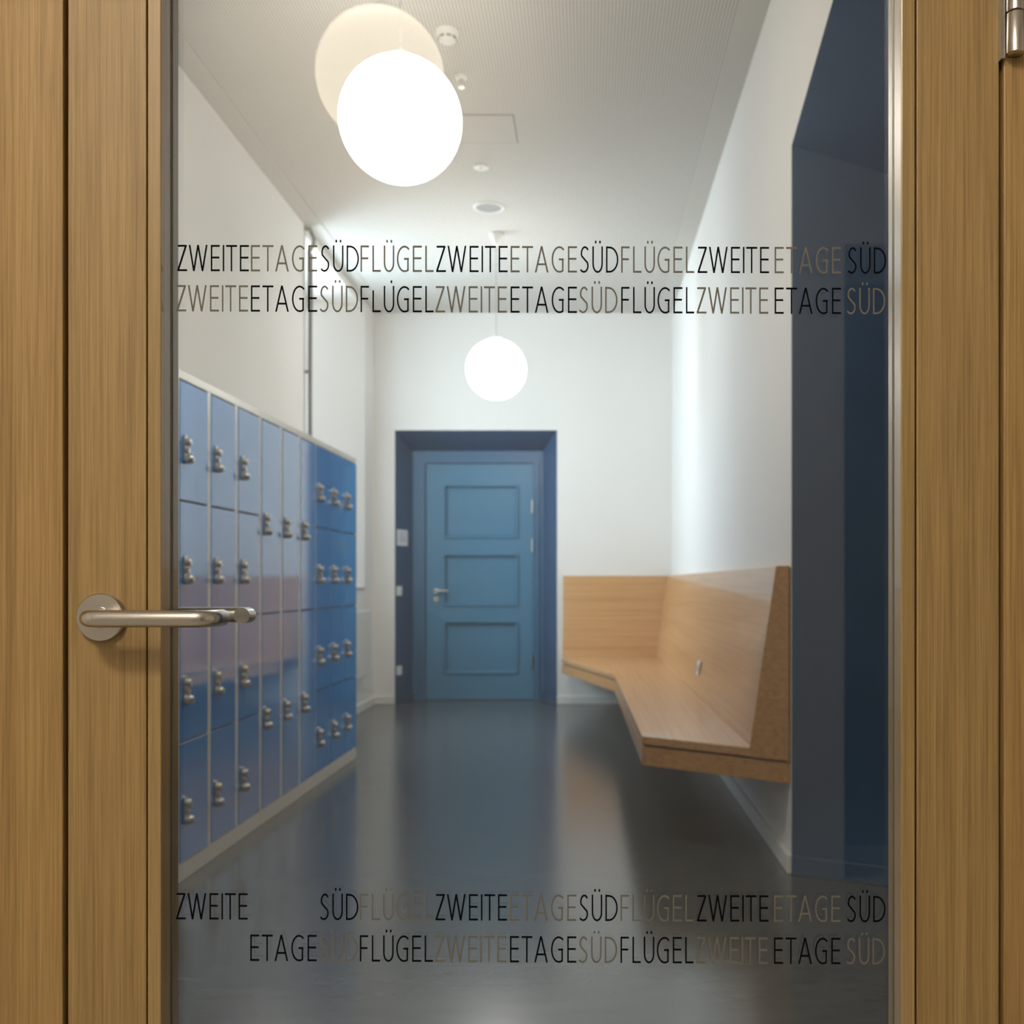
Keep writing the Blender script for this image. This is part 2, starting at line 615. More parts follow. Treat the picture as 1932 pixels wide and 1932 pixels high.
# partition that holds the glazed door, and the hall on the camera's side
JL, JR = -0.72, 0.60
DH = 2.12
bm = nb()
box(bm, -3.2, JL, 1.13, 1.30, 0, H)
box(bm, JR, 2.6, 1.13, 1.30, 0, H)
box(bm, JL, JR, 1.13, 1.30, DH + 0.09, H)
tag(obj('wall_front', bm, M['wall']), 'white wall around the oak door frame', 'wall', kind='structure')
bm = nb()
box(bm, -3.2, -3.0, -2.6, 1.13, 0, H)
tag(obj('wall_left', bm, M['hallwall']), 'hall wall at the left', 'wall', kind='structure')
bm = nb()
box(bm, 2.4, 2.6, -2.6, 1.13, 0, H)
tag(obj('wall_right', bm, M['hallwall']), 'hall wall at the right', 'wall', kind='structure')
bm = nb()
box(bm, -3.0, 0.95, -2.6, -1.42, 0, H)
box(bm, 1.95, 2.4, -2.6, -1.42, 0, H)
box(bm, 0.95, 1.95, -2.6, -1.42, 2.34, H)
box(bm, 0.95, 1.95, -2.6, -2.0, 0, 2.34)
tag(obj('wall_back', bm, M['hallwall']), 'hall wall facing the glazed door', 'wall', kind='structure')
bm = nb()
box(bm, 0.97, 1.93, -2.0, -1.9, 0, 2.32)
tag(obj('door_4', bm, M['dark']), 'dark door across the hall', 'door', kind='structure')
tag(obj('ceiling', box(nb(), -3.2, 2.6, -2.6, 1.30, H, H + 0.1), M['hallwall']), 'plain hall ceiling', 'ceiling', kind='structure')

# baseboards
bbh, bbt = 0.07, 0.018


def board(name, pts, m, label):
    """upright strip along a floor line given by its four plan corners"""
    bm = nb()
    prism(bm, [(x, y, 0.0) for x, y in pts], (0, 0, bbh))
    tag(obj(name, bm, m, bevel=0.003), label, 'baseboard', kind='structure')


board('baseboard_back', [(XL, YB), (NX0, YB), (NX0, YB - bbt), (XL, YB - bbt)], M['skirt'], 'white baseboard left of the far door niche')
board('baseboard_back', [(NX1, YB), (XR, YB), (XR, YB - bbt), (NX1, YB - bbt)], M['skirt'], 'white baseboard under the far arm of the bench')
board('baseboard_right', [(XR, 3.84), (XR, YB - bbt), (XR - bbt, YB - bbt), (XR - bbt, 3.84)], M['skirt'], 'white baseboard under the long arm of the bench')
board('baseboard_left', [(XL, 1.31), (XL, YB - bbt), (XL + bbt, YB - bbt), (XL + bbt, 1.31)], M['skirt'], 'white baseboard beyond the last locker')


def along(p, q, t, side):
    d = (Vector(q) - Vector(p)).normalized()
    n = Vector((-d.y, d.x)) * side
    a, b = Vector(p), Vector(q)
    return [tuple(a), tuple(b), tuple(b + n * t), tuple(a + n * t)]


board('baseboard_back', along((NX0, YB), (IX0, YI), 0.014, -1), M['navy'], 'blue baseboard on the left side of the far niche')
board('baseboard_back', along((NX1, YB), (IX1, YI), 0.014, 1), M['navy'], 'blue baseboard on the right side of the far niche')
board('baseboard_right', along((XR, 3.84), (XN, 3.667), 0.016, -1), M['navy'], 'blue baseboard in the niche beside the bench')

# ------------------------------------------------------------------ glazed oak door in front of the camera
door = thing('door_1', (-0.06, YD, 0), 'oak door with a large glass pane and lettering', 'door', kind='structure')
DL, DR = -0.5825, 0.463          # leaf edges
GL, GR = -0.478, 0.353           # glass light
BL, BR = -0.4945, 0.3705         # outer edge of beads
YK = 1.200                       # back face of the leaf
GY = 1.180                       # glass plane
GZ0, GZ1 = 0.30, 1.93
bv = 0.0012
obj('stile', box(nb(), DL, BL, YD, YK, 0.006, DH), M['oak_v'], door, bevel=bv, label='oak stile that carries the lever handle')
obj('stile', box(nb(), BR, DR, YD, YK, 0.006, DH), M['oak_v'], door, bevel=bv, label='oak stile on the hinge side')
obj('top_rail', box(nb(), BL, BR, YD, YK, GZ1 + 0.0165, DH), M['oak_h'], door, bevel=bv)
obj('bottom_rail', box(nb(), BL, BR, YD, YK, 0.006, GZ0 - 0.0165), M['oak_h'], door, bevel=bv)
for (ya, yb_) in ((YD, GY - 0.0034), (GY + 0.0034, YK)):
    obj('glazing_bead', box(nb(), BL + 0.0015, GL, ya, yb_, GZ0 - 0.014, GZ1 + 0.014), M['oak_bead'], door, bevel=bv)
    obj('glazing_bead', box(nb(), GR, BR - 0.0020, ya, yb_, GZ0 - 0.014, GZ1 + 0.014), M['oak_bead'], door, bevel=bv)
    obj('glazing_bead', box(nb(), GL, GR, ya, yb_, GZ0 - 0.014, GZ0), M['oak_h'], door, bevel=bv)
    obj('glazing_bead', box(nb(), GL, GR, ya, yb_, GZ1, GZ1 + 0.014), M['oak_h'], door, bevel=bv)
bm = nb()
for (x0, x1) in ((BL + 0.001, GL - 0.0006), (GR + 0.0006, BR - 0.001)):
    box(bm, x0, x1, GY - 0.0045, GY + 0.0045, GZ0 - 0.015, GZ1 + 0.015)
obj('glazing_seal', bm, M['seal'], door)
bm = nb()
box(bm, BL + 0.0002, BL + 0.0030, YD + 0.004, YK - 0.004, GZ0 - 0.016, GZ1 + 0.016)
box(bm, BR - 0.0036, BR - 0.0002, YD + 0.004, YK - 0.004, GZ0 - 0.016, GZ1 + 0.016)
obj('bead_joint', bm, M['gap'], door)
pane = obj('glass_pane', box(nb(), GL - 0.008, GR + 0.008, GY - 0.003, GY + 0.003, GZ0 - 0.008, GZ1 + 0.008), M['glass'], door)

# ---- lettering drawn as strokes on the pane
TX = GY / F     # metres per photo pixel in the glass plane


def arc(cx, cy, rx, ry, a0, a1, n=14):
    return [(cx + rx * math.cos(math.radians(a0 + (a1 - a0) * k / n)), cy + ry * math.sin(math.radians(a0 + (a1 - a0) * k / n))) for k in range(n + 1)]


def dots(cx, both=True):
    out = [('dot', cx + 3.9, 57.0)] if not both else [('dot', cx - 3.7, 57.0), ('dot', cx + 3.9, 57.0)]
    return out


# letters in photo pixels: x from the letter's left, y up from the base line (cap height 49)
VW, HWD = 2.8, 3.6      # widths of upright and level strokes


def V(x, y0=0, y1=49.5):
    return ('quad', [(x, y0), (x, y1), (x + VW, y1), (x + VW, y0)])


def Hb(x0, x1, y):
    return ('quad', [(x0, y), (x1, y), (x1, y + HWD), (x0, y + HWD)])


def Dg(x0, y0, x1, y1, w=3.1):
    return ('quad', [(x0, y0), (x1, y1), (x1 + w, y1), (x0 + w, y0)])


LET = {
    'Z': [Hb(0.8, 17.4, 45.9), Dg(0.0, 3.0, 13.8, 46.5, 3.6), Hb(0, 18.3, 0)],
    'W': [Dg(8.1, 0, 0, 49.5), Dg(8.1, 0, 16.0, 49.5), Dg(24.4, 0, 16.0, 49.5), Dg(24.4, 0, 32.3, 49.5)],
    'E': [V(0), Hb(0, 17, 45.9), Hb(0, 16, 24), Hb(0, 17, 0)],
    'I': [V(0.3)],
    'T': [Hb(0, 20.6, 45.9), V(8.7)],
    'A': [Dg(0, 0, 11.2, 49.5), Dg(22.6, 0, 11.2, 49.5), Hb(4.0, 22.2, 13.5)],
    'G': [('rib', arc(14.5, 24.5, 13.0, 23.2, 50, 268, 26) + [(17.6, 1.6), (21.2, 3.6)]), V(19.6, 2.2, 26.5), Hb(13.6, 22.9, 22.8)],
    'S': [('rib', arc(9.2, 36.1, 6.6, 11.8, 32, 205, 14) + [(6.0, 27.8), (10.4, 22.4)] + arc(7.0, 12.8, 7.8, 11.4, 36, -142, 14))],
    'U': [('rib', [(1.7, 49.5), (1.7, 17)] + arc(10.2, 16.5, 8.5, 15.2, 180, 360, 16)[1:-1] + [(18.7, 17), (18.7, 49.5)])],
    'D': [V(0), ('rib', [(2, 47.4)] + arc(6.5, 24.6, 15.3, 22.8, 90, -90, 22) + [(2, 1.8)])],
    'F': [V(0), Hb(0, 15.7, 45.9), Hb(0, 14.4, 23.5)],
    'L': [V(0), Hb(0, 15.6, 0)],
    'l': [V(0, 0, 41), Hb(0, 15.6, 0)],
}
WORDS = {
    'ZWEITE': [('Z', 0), ('W', 21.3), ('E', 62.8), ('I', 85), ('T', 91.6), ('E', 117.5)],
    'ETAGE': [('E', 0), ('T', 21.6), ('A', 45.6), ('G', 77.1), ('E', 107.8)],
    'SUD': [('S', 0), ('U', 22.8), ('D', 48.8)],
    'FLUGEL': [('F', 0), ('L', 22.4), ('U', 43.4), ('G', 68.2), ('E', 98.3), ('L', 121.8)],
    'FlUGEL': [('F', 0), ('l', 22.4), ('u', 43.4), ('G', 68.2), ('E', 98.3), ('L', 121.8)],
}


def stroke(bm, pts, hw, cls, put):
    """flat ribbon of constant width in the unsqueezed letter, squeezed sideways"""
    SQ = 0.80
    P = [Vector((x / SQ, y)) for x, y in pts]
    closed = (P[0] - P[-1]).length < 0.01
    n = len(P)
    Ls, Rs = [], []
    for i in range(n):
        if closed and i in (0, n - 1):
            d0, d1 = (P[-1] - P[-2]).normalized(), (P[1] - P[0]).normalized()
        else:
            d0 = (P[i] - P[i - 1]).normalized() if i else None
            d1 = (P[i + 1] - P[i]).normalized() if i < n - 1 else None
        if d0 is None:
            d0 = d1
        if d1 is None:
            d1 = d0
        n0, n1 = Vector((-d0.y, d0.x)), Vector((-d1.y, d1.x))
        mm = (n0 + n1)
        if mm.length < 1e-4:
            mm = n0
        mm.normalize()
        k = hw / max(0.5, mm.dot(n0))
        Ls.append(P[i] + mm * k)
        Rs.append(P[i] - mm * k)
    T = 0.0002
    for i in range(n - 1):
        q = [Ls[i], Ls[i + 1], Rs[i + 1], Rs[i]]
        fr = [bm.verts.new(put(v.x * SQ, v.y, 0)) for v in q]
        bk = [bm.verts.new(put(v.x * SQ, v.y, T)) for v in q]
        bm.faces.new(fr)
        bm.faces.new(list(reversed(bk)))
        for j in range(4):
            bm.faces.new((fr[j], bk[j], bk[(j + 1) % 4], fr[(j + 1) % 4]))


def write(word, x, row, grey):
    slope = (0.0036, 0.0041, 0.0040, 0.0056)[row]
    base = (513.3, 589.0, 1732.6, 1810.0)[row]
    yfront = GY - 0.0033 - 0.0003

    def px(u, v):
        py = base + slope * (u - 337) - v
        return ((u - 1107) * TX, EYE - (py - 1100) * TX)
    key = word
    bm = nb()
    for ch, off in WORDS[key]:
        up = ch.upper()
        strokes = LET['l'] if ch == 'l' else LET[up]
        for si, (kind, s) in enumerate(strokes):
            lift = -0.00004 * si

            def put(a, b, t, off=off, lift=lift):
                X, Z = px(x + off + a, b)
                return Vector((X, yfront + t + lift, Z))
            if kind == 'rib':
                stroke(bm, s, 1.75, None, put)
            else:
                prism(bm, [put(a, b, 0) for a, b in s], (0, 0.0002, 0))
        if up == 'U':
            for cx in ((6.6, 14.6) if ch == 'U' else (14.6,)):
                ring = []
                for k in range(12):
                    a = 2 * PI * k / 12
                    X, Z = px(x + off + cx + 1.7 * math.cos(a), 57.5 + 2.9 * math.sin(a))
                    ring.append((X, yfront, Z))
                prism(bm, ring, (0, 0.0002, 0))
    shown = {'SUD': 'SÜD', 'FLUGEL': 'FLÜGEL', 'FlUGEL': 'FLÜGEL'}.get(key, key)
    obj('vinyl_word', bm, M['grey_vinyl'] if grey else M['black_vinyl'], door,
        label=('grey' if grey else 'black') + ' lettering reading ' + shown)


W12 = [('ZWEITE', 337), ('ETAGE', 475.3), ('SUD', 606.5), ('FLUGEL', 681.5), ('ZWEITE', 823.8), ('ETAGE', 963.8), ('SUD', 1094.5), ('FLUGEL', 1171.8), ('ZWEITE', 1315.5), ('ETAGE', 1460.5), ('SUD', 1598.2)]
for i, (wd, x) in enumerate(W12):
    write(wd, x, 0, i % 2 == 1)
    w2 = 'FlUGEL' if (wd == 'FLUGEL' and i == 3) else wd
    write(w2, x - (1.6 if i % 2 == 0 else 0), 1, i % 2 == 0)
    if i != 1:
        write(wd, x - (2.4 if i == 0 else 1.2), 2, i % 2 == 1)
    if i != 0:
        write(wd, x - (2.4 if i % 2 == 0 else 1.2), 3, i % 2 == 0)

# ---- lever handles on both faces
HZ = 1.0515
HX = -0.543


def lever(y_face, s, reach, label):
    h = thing_part = bpy.data.objects.new('door_handle', None)
    h.empty_display_size = 0.03
    C.objects.link(h)
    h.parent = door
    h.location = Vector((HX, y_face, HZ)) - origin_of(door)
    h['label'] = label
    y1 = y_face + s * reach
    pts = fillet([(HX, y_face + s * 0.006, HZ), (HX, y1, HZ), (HX + 0.136, y1, HZ), (HX + 0.136, y_face + s * 0.008, HZ)], 0.017, 10)
    obj('lever', tube(nb(), pts, 0.0094, 28), M['steel'], h, smooth=True)
    obj('rose', lathe(nb(), [(0.0, 0), (0.0268, 0), (0.0268, 0.0065), (0.0258, 0.0078), (0.0120, 0.0080), (0.0115, 0.0095), (0, 0.0095)], (HX, y_face, HZ), (0, s, 0), 64), M['steel'], h, smooth=True)
    return h


lever(YD, -1, 0.046, 'stainless lever handle with round rose on the near face')
lever(YK, 1, 0.046, 'stainless lever on the far face seen through the glass')
# lock bolt hardware stays inside the edge; lower hinge is below the frame
for zc in (1.757, 0.30):
    hg = bpy.data.objects.new('hinge', None)
    hg.empty_display_size = 0.03
    C.objects.link(hg)
    hg.parent = door
    hx, hy = 0.4765, 1.139
    hg.location = Vector((hx, hy, zc)) - origin_of(door)
    for (a, b_) in ((zc - 0.0800, zc - 0.0345), (zc - 0.0335, zc + 0.0335), (zc + 0.0345, zc + 0.0800)):
        obj('knuckle', lathe(nb(), [(0, 0), (0.0085, 0), (0.0100, 0.0012), (0.0100, b_ - a - 0.0006), (0.0095, b_ - a), (0, b_ - a)], (hx, hy, a), (0, 0, 1), 36), M['steel'], hg, smooth=True)
    obj('leaf_plate', box(nb(), 0.4615, 0.4655, 1.140, 1.150, zc - 0.083, zc + 0.083), M['steel'], hg)

# ---- fixed oak frame
bm = nb()
box(bm, JL, -0.5862, 1.146, 1.26, 0, DH + 0.09)
tag(obj('trim_7', bm, M['oak_jamb'], bevel=bv), 'oak door jamb on the handle side', 'door frame', kind='structure')
tag(obj('trim_8', box(nb(), 0.4668, JR, 1.146, 1.26, 0, DH + 0.09), M['oak_jamb'], bevel=bv), 'oak door jamb on the hinge side', 'door frame', kind='structure')
tag(obj('trim_9', box(nb(), -0.5862, 0.4668, 1.146, 1.26, DH + 0.004, DH + 0.09), M['oak_h'], bevel=bv), 'oak head of the door frame', 'door frame', kind='structure')
bm = nb()
box(bm, -0.5868, -0.5745, 1.203, 1.24, 0, DH)
box(bm, 0.455, 0.4672, 1.203, 1.24, 0, DH)
tag(obj('trim_10', bm, M['gap']), 'dark rebate seal of the oak door frame', 'door seal', kind='structure')

# ------------------------------------------------------------------ lockers
LY0, LPX = 3.700, -1.477
LROT = -0.0142
LT, LP = 1.866, 0.065           # top of the body, top of the plinth
DZ0, DZ1 = 0.068, 1.832
WC = 0.300


def make_lock():
    """lock on the door face, built around (0,0,0) facing +x"""
    bm = nb()
    # rounded backplate
    ring = [(0.0, 0.014 * math.cos(a), 0.040 + 0.014 * math.sin(a)) for a in [PI * k / 10 for k in range(11)]]
    ring += [(0.0, 0.014 * math.cos(a), -0.040 + 0.014 * math.sin(a)) for a in [PI + PI * k / 10 for k in range(11)]]
    prism(bm, ring, (0.007, 0, 0))
    # cylinder knob, neck and the hasp nose below
    lathe(bm, [(0, 0), (0.015, 0), (0.015, 0.017), (0.011, 0.022), (0, 0.022)], (0.004, 0, 0.026), (1, 0, 0), 20)
    lathe(bm, [(0, 0), (0.012, 0), (0.011, 0.015), (0, 0.015)], (0.004, 0, -0.004), (1, 0, 0), 16)
    lathe(bm, [(0, 0), (0.017, 0), (0.018, 0.016), (0.015, 0.026), (0.009, 0.031), (0, 0.031)], (0.004, 0, -0.036), (1, 0, 0), 20)
    return bm


lock_mesh = None
lkeep = {}


def locker(y_off, tiers, dividers, label):
    root = thing('locker_cabinet', (LPX + y_off * 0.0142, LY0 + y_off, 0), label, 'locker', 'blue lockers in a row along the left wall')
    L_ = 3 * WC - 0.002
    D = 0.425
    base = Vector(root.location)

    def put(name, bm, m, parent=root, **k):
        bmesh.ops.translate(bm, vec=base, verts=bm.verts)
        return obj(name, bm, m, parent, **k)
    # carcass as panels around open compartments closed by the doors
    bm = nb()
    t = 0.012
    box(bm, -D, -0.004, 0, L_, LT - 0.026, LT)
    box(bm, -D, -0.004, 0, L_, LP, LP + t)
    box(bm, -D, -D + 0.006, 0, L_, LP, LT - 0.026)
    for c in range(4):
        yy = min(max(c * WC, 0.006), L_ - 0.006)
        wv = (0.0175 if dividers and 0 < c < 3 else 0.0075 if 0 < c < 3 else 0.0075)
        y0_, y1_ = max(0, yy - wv), min(L_, yy + wv)
        if dividers and c == 0:
            y1_ = 0.0175
        if dividers and c == 3:
            y0_ = L_ - 0.0175
        box(bm, -D, -0.0015 if dividers else -0.006, y0_, y1_, LP, LT - 0.026)
    put('carcass', bm, M['lockgrey'], bevel=0.002)
    bm = nb()
    box(bm, -0.006, 0.0, 0, L_, DZ1 + 0.002, LT)
    put('top_rail', bm, M['lockgrey'], bevel=0.002)
    bm = nb()
    box(bm, -D + 0.02, -0.002, 0.001, L_ - 0.001, 0, LP)
    put('plinth', bm, M['lockgrey'], bevel=0.002)
    key = (tiers, dividers)
    hgt = (DZ1 - DZ0) / tiers
    half = WC / 2 - (0.0175 if dividers else 0.0035)
    if key not in lkeep:
        bm = nb()
        box(bm, -0.018, 0.001, -half, half, 0.003, hgt - 0.003)
        o = obj('locker_door', bm, M['locker'], None, bevel=0.0025, segs=3)
        lk = obj('lock', make_lock(), M['lockmetal'], None, smooth=True)
        lkeep[key] = (o, lk)
        o.parent = root
        lk.parent = o
        first = True
    else:
        o, lk = lkeep[key]
        first = False
    for c in range(3):
        for r in range(tiers):
            if first:
                d, l = o, lk
                first = False
            else:
                d, l = o.copy(), lk.copy()
                C.objects.link(d)
                C.objects.link(l)
                l.parent = d
            d.parent = root
            d.location = (0, c * WC + WC / 2, DZ0 + r * hgt)
            l.location = (0.001, -half + 0.040, hgt / 2 - 0.031)
    root.rotation_euler = (0, 0, LROT)
    return root


locker(0.0, 4, True, 'blue locker cabinet nearest the glass door, three columns of four doors')
locker(0.9, 2, True, 'middle blue locker cabinet with tall doors, two per column')
locker(1.8, 4, False, 'farthest blue locker cabinet, twelve doors without grey dividers, near the window')

# ------------------------------------------------------------------ oak corner bench
bench = thing('corner_bench', (0.5, 6.5, 0), 'oak L-shaped floating bench with high back in the far right corner', 'bench')
SZ, SB, FB = 0.452, 0.418, 0.332     # seat top, seat underside, fascia bottom
BT = 1.155                           # top of the backs
e0 = 0.003
nearA, nearB = (0.765, 3.868), (0.230, 4.268)
cA, cB = (0.195, 7.15), (-0.212, 8.62)
bm = nb()
prism(bm, [(*nearA, SB), (*nearB, SB), (*cA, SB), (*cB, SB), (-0.212, YB - e0, SB), (0.767, YB - e0, SB)], (0, 0, SZ - SB))
obj('seat', bm, M['bench_y'], bench, bevel=0.003)
# recessed dark shadow gap and fascia boards


def offs(p, q, t):
    d = (Vector(q) - Vector(p)).normalized()
    n = Vector((-d.y, d.x))
    return n * t


def strip(bm, p, q, t, z0, z1):
    """board of thickness t to the inner side of the edge p-q"""
    n = offs(p, q, t)
    prism(bm, [(p[0], p[1], z0), (q[0], q[1], z0), (q[0] + n.x, q[1] + n.y, z0), (p[0] + n.x, p[1] + n.y, z0)], (0, 0, z1 - z0))


def shrink(p, k=0.012):
    c = Vector((0.45, 7.0))
    v = Vector(p)
    return tuple(v + (c - v).normalized() * k)


path = [nearA, nearB, cA, cB]
bm = nb()
for p, q in zip(path, path[1:]):
    strip(bm, p, q, -0.020, FB, SB - 0.010)
# inner side check happens through sign: boards sit behind the edge
obj('fascia', bm, M['bench_x'], bench, bevel=0.002)
bm = nb()
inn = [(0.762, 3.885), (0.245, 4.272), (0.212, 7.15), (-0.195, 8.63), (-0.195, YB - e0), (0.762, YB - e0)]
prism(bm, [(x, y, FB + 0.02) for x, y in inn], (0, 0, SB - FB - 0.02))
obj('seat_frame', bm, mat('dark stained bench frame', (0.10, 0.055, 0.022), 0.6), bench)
# long back along the right wall: a wedge leaning back to the wall
bxN, byN = 0.640, 3.962          # foot of the back at the near end
bxF, byF = 0.606, 8.92           # inner corner
bm = nb()
nr = [(0.766, 3.869, SZ), (bxN, byN, SZ), (0.728, 3.896, BT), (0.766, 3.869, BT)]
fr = [(0.766, YB - e0, SZ), (bxF, YB - e0, SZ), (0.720, YB - e0, BT), (0.766, YB - e0, BT)]
loft(bm, [nr, fr])
obj('backrest', bm, M['bench_y'], bench, bevel=0.002, label='long leaning back along the side wall')
bm = nb()
a = [(-0.212, YB - e0, SZ), (-0.212, byF, SZ), (-0.212, YB - 0.045, BT), (-0.212, YB - e0, BT)]
b_ = [(0.765, YB - e0, SZ), (0.765, byF, SZ), (0.765, YB - 0.045, BT), (0.765, YB - e0, BT)]
loft(bm, [a, b_])
obj('backrest', bm, M['bench_x'], bench, bevel=0.002, label='short back on the far wall')
# oak end panel at the near end
bm = nb()
n_ = Vector((nearB[0] - nearA[0], nearB[1] - nearA[1], 0)).normalized()
off = Vector((n_.y, -n_.x, 0)) * 0.006
if off.y > 0:
    off = -off
tri = [(0.766, 3.869, SZ - 0.034), (bxN - 0.006, byN + 0.0045, SZ - 0.034), (bxN - 0.006, byN + 0.0045, SZ), (0.724, 3.900, BT), (0.766, 3.869, BT)]
prism(bm, [tuple(Vector(p) + off * 1.2) for p in tri], tuple(-off * 1.1))
obj('end_panel', bm, M['bench_x'], bench)

sock = thing('wall_socket', (0.628, 5.9, 0.60), 'small white socket set into the long back of the oak bench', 'socket')
bm = nb()
# leaning plate following the back: solve the back plane at that place
tt = (5.9 - byN) / (YB - byN)
bx = bxN + (bxF - bxN) * tt
tx = 0.728 + (0.720 - 0.728) * tt


def backx(z):
    return bx + (tx - bx) * (z - SZ) / (BT - SZ)


for (y0, y1, z0, z1, t0) in ((5.86, 5.94, 0.56, 0.64, 0.008), (5.872, 5.928, 0.572, 0.628, 0.011)):
    prism(bm, [(backx(z0) - t0, y0, z0), (backx(z1) - t0, y0, z1), (backx(z1) - 0.0005, y0, z1), (backx(z0) - 0.0005, y0, z0)], (0, y1 - y0, 0))
obj('socket_plate', bm, M['white'], sock)
bm = nb()
lathe(bm, [(0, 0), (0.020, 0), (0.020, 0.0012), (0, 0.0012)], (backx(0.60) - 0.0112, 5.9, 0.60), (-1, 0, 0.22), 24)
obj('socket_face', bm, M['speaker'], sock)

# ------------------------------------------------------------------ pendant globe lamps


def globe(x, y, z, s, col, label):
    t = thing('pendant_lamp', (x, y, z), label, 'lamp', 'white globe pendant lamps')
    R = 0.209
    prof = [(0.045, R * 0.977)]
    for k in range(1, 40):
        a = math.radians(12 + (180 - 12) * k / 39)
        prof.append((max(0, R * math.sin(a)) if k < 39 else 0, R * math.cos(a)))
    obj('globe', lathe(nb(), prof, (x, y, z), (0, 0, 1), 64), globe_mat('lit opal glass', s, col), t, smooth=True)
    obj('globe_cap', lathe(nb(), [(0, 0), (0.05, 0), (0.045, 0.018), (0.012, 0.03), (0.006, 0.05), (0, 0.05)], (x, y, z + R * 0.96), (0, 0, 1), 32), M['white'], t, smooth=True)
    obj('cable', tube(nb(), [(x, y, z + R + 0.03), (x, y, H - 0.05)], 0.0022, 10), M['speaker'], t, smooth=True)
    obj('canopy', lathe(nb(), [(0, 0), (0.048, 0), (0.046, -0.02), (0.018, -0.075), (0.006, -0.082), (0, -0.082)], (x, y, H - 0.004), (0, 0, 1), 32), M['white'], t, smooth=True)
    return t


globe(-0.643, 3.54, 2.689, GLOBE_ROOM, (1.0, 0.915, 0.82), 'lit white globe lamp hanging nearest behind the glass door')
globe(-0.632, 7.15, 2.580, GLOBE_FAR, (1.0, 0.94, 0.88), 'lit white globe lamp hanging before the far blue door')
globe(-0.680, -1.02, 2.760, GLOBE_HALL, (1.0, 0.86, 0.66), 'cream globe lamp in the hall, mirrored in the glass')

# ------------------------------------------------------------------ ceiling fittings
t = thing('smoke_detector', (-0.617, 4.535, H), 'white round smoke detector on the ceiling beside the near globe lamp', 'smoke detector')
obj('detector_base', lathe(nb(), [(0, 0), (0.052, 0), (0.052, -0.012), (0.047, -0.022), (0, -0.022)], (-0.617, 4.535, H), (0, 0, 1), 40), M['white'], t, smooth=True)
obj('detector_dome', lathe(nb(), [(0, -0.020), (0.040, -0.020), (0.036, -0.040), (0.018, -0.052), (0, -0.053)], (-0.617, 4.535, H), (0, 0, 1), 40), M['white'], t, smooth=True)
bm = nb()
for k in range(8):
    a = 2 * PI * k / 8
    a1 = a + 0.55
    p = [(-0.617 + r_ * math.cos(q), 4.535 + r_ * math.sin(q)) for r_, q in ((0.0405, a), (0.0405, a1), (0.0365, a1), (0.0365, a))]
    prism(bm, [(x, y, H - 0.036) for x, y in p], (0, 0, 0.010))
obj('vent_slots', bm, M['vent'], t)

t = thing('sprinkler', (-0.605, 4.94, H), 'small metal sprinkler head behind the smoke detector', 'sprinkler')
obj('escutcheon', lathe(nb(), [(0, 0), (0.030, 0), (0.026, -0.010), (0, -0.010)], (-0.605, 4.94, H), (0, 0, 1), 28), M['white'], t, smooth=True)
bm = nb()
lathe(bm, [(0, -0.008), (0.008, -0.008), (0.007, -0.030), (0.004, -0.034), (0.004, -0.048), (0.016, -0.049), (0.016, -0.051), (0, -0.051)], (-0.605, 4.94, H), (0, 0, 1), 20)
tube(bm, [(-0.605 - 0.012, 4.94, H - 0.012), (-0.605 - 0.014, 4.94, H - 0.036), (-0.605, 4.94, H - 0.047)], 0.0025, 8)
tube(bm, [(-0.605 + 0.012, 4.94, H - 0.012), (-0.605 + 0.014, 4.94, H - 0.036), (-0.605, 4.94, H - 0.047)], 0.0025, 8)
obj('sprinkler_head', bm, M['chrome'], t, smooth=True)

t = thing('access_panel', (-0.555, 5.505, H), 'square inspection hatch flush in the perforated ceiling', 'access panel')
x0, x1, y0, y1 = -0.73, -0.38, 5.335, 5.676
bm = nb()
g = 0.005
box(bm, x0, x1, y0, y0 + g, H - 0.002, H)
box(bm, x0, x1, y1 - g, y1, H - 0.002, H)
box(bm, x0, x0 + g, y0, y1, H - 0.002, H)
box(bm, x1 - g, x1, y0, y1, H - 0.002, H)
obj('hatch_joint', bm, M['vent'], t)
bm = nb()
box(bm, x0 + g, x1 - g, y0 + g, y1 - g, H - 0.003, H)
bmesh.ops.translate(bm, vec=(0, 0, 0), verts=bm.verts)
obj('hatch_cover', bm, M['ceil'], t)

t = thing('ceiling_light', (-0.618, 6.0, H), 'small plain white disc on the ceiling beyond the hatch', 'ceiling disc')
obj('housing', lathe(nb(), [(0, 0), (0.046, 0), (0.042, -0.010), (0, -0.011)], (-0.618, 6.0, H), (0, 0, 1), 32), M['white'], t, smooth=True)
obj('lens', lathe(nb(), [(0, -0.009), (0.014, -0.009), (0.010, -0.018), (0, -0.020)], (-0.618, 6.0, H), (0, 0, 1), 24), M['white'], t, smooth=True)

t = thing('ceiling_speaker', (-0.636, 6.65, H), 'grey round loudspeaker grille with white rim in the ceiling', 'speaker')
obj('rim', lathe(nb(), [(0.082, 0), (0.102, 0), (0.099, -0.007), (0.084, -0.007), (0.082, 0)], (-0.636, 6.65, H), (0, 0, 1), 48), M['white'], t, smooth=True)
obj('grille', lathe(nb(), [(0, 0), (0.084, 0), (0.084, -0.005), (0, -0.006)], (-0.636, 6.65, H), (0, 0, 1), 48), M['speaker'], t, smooth=True)

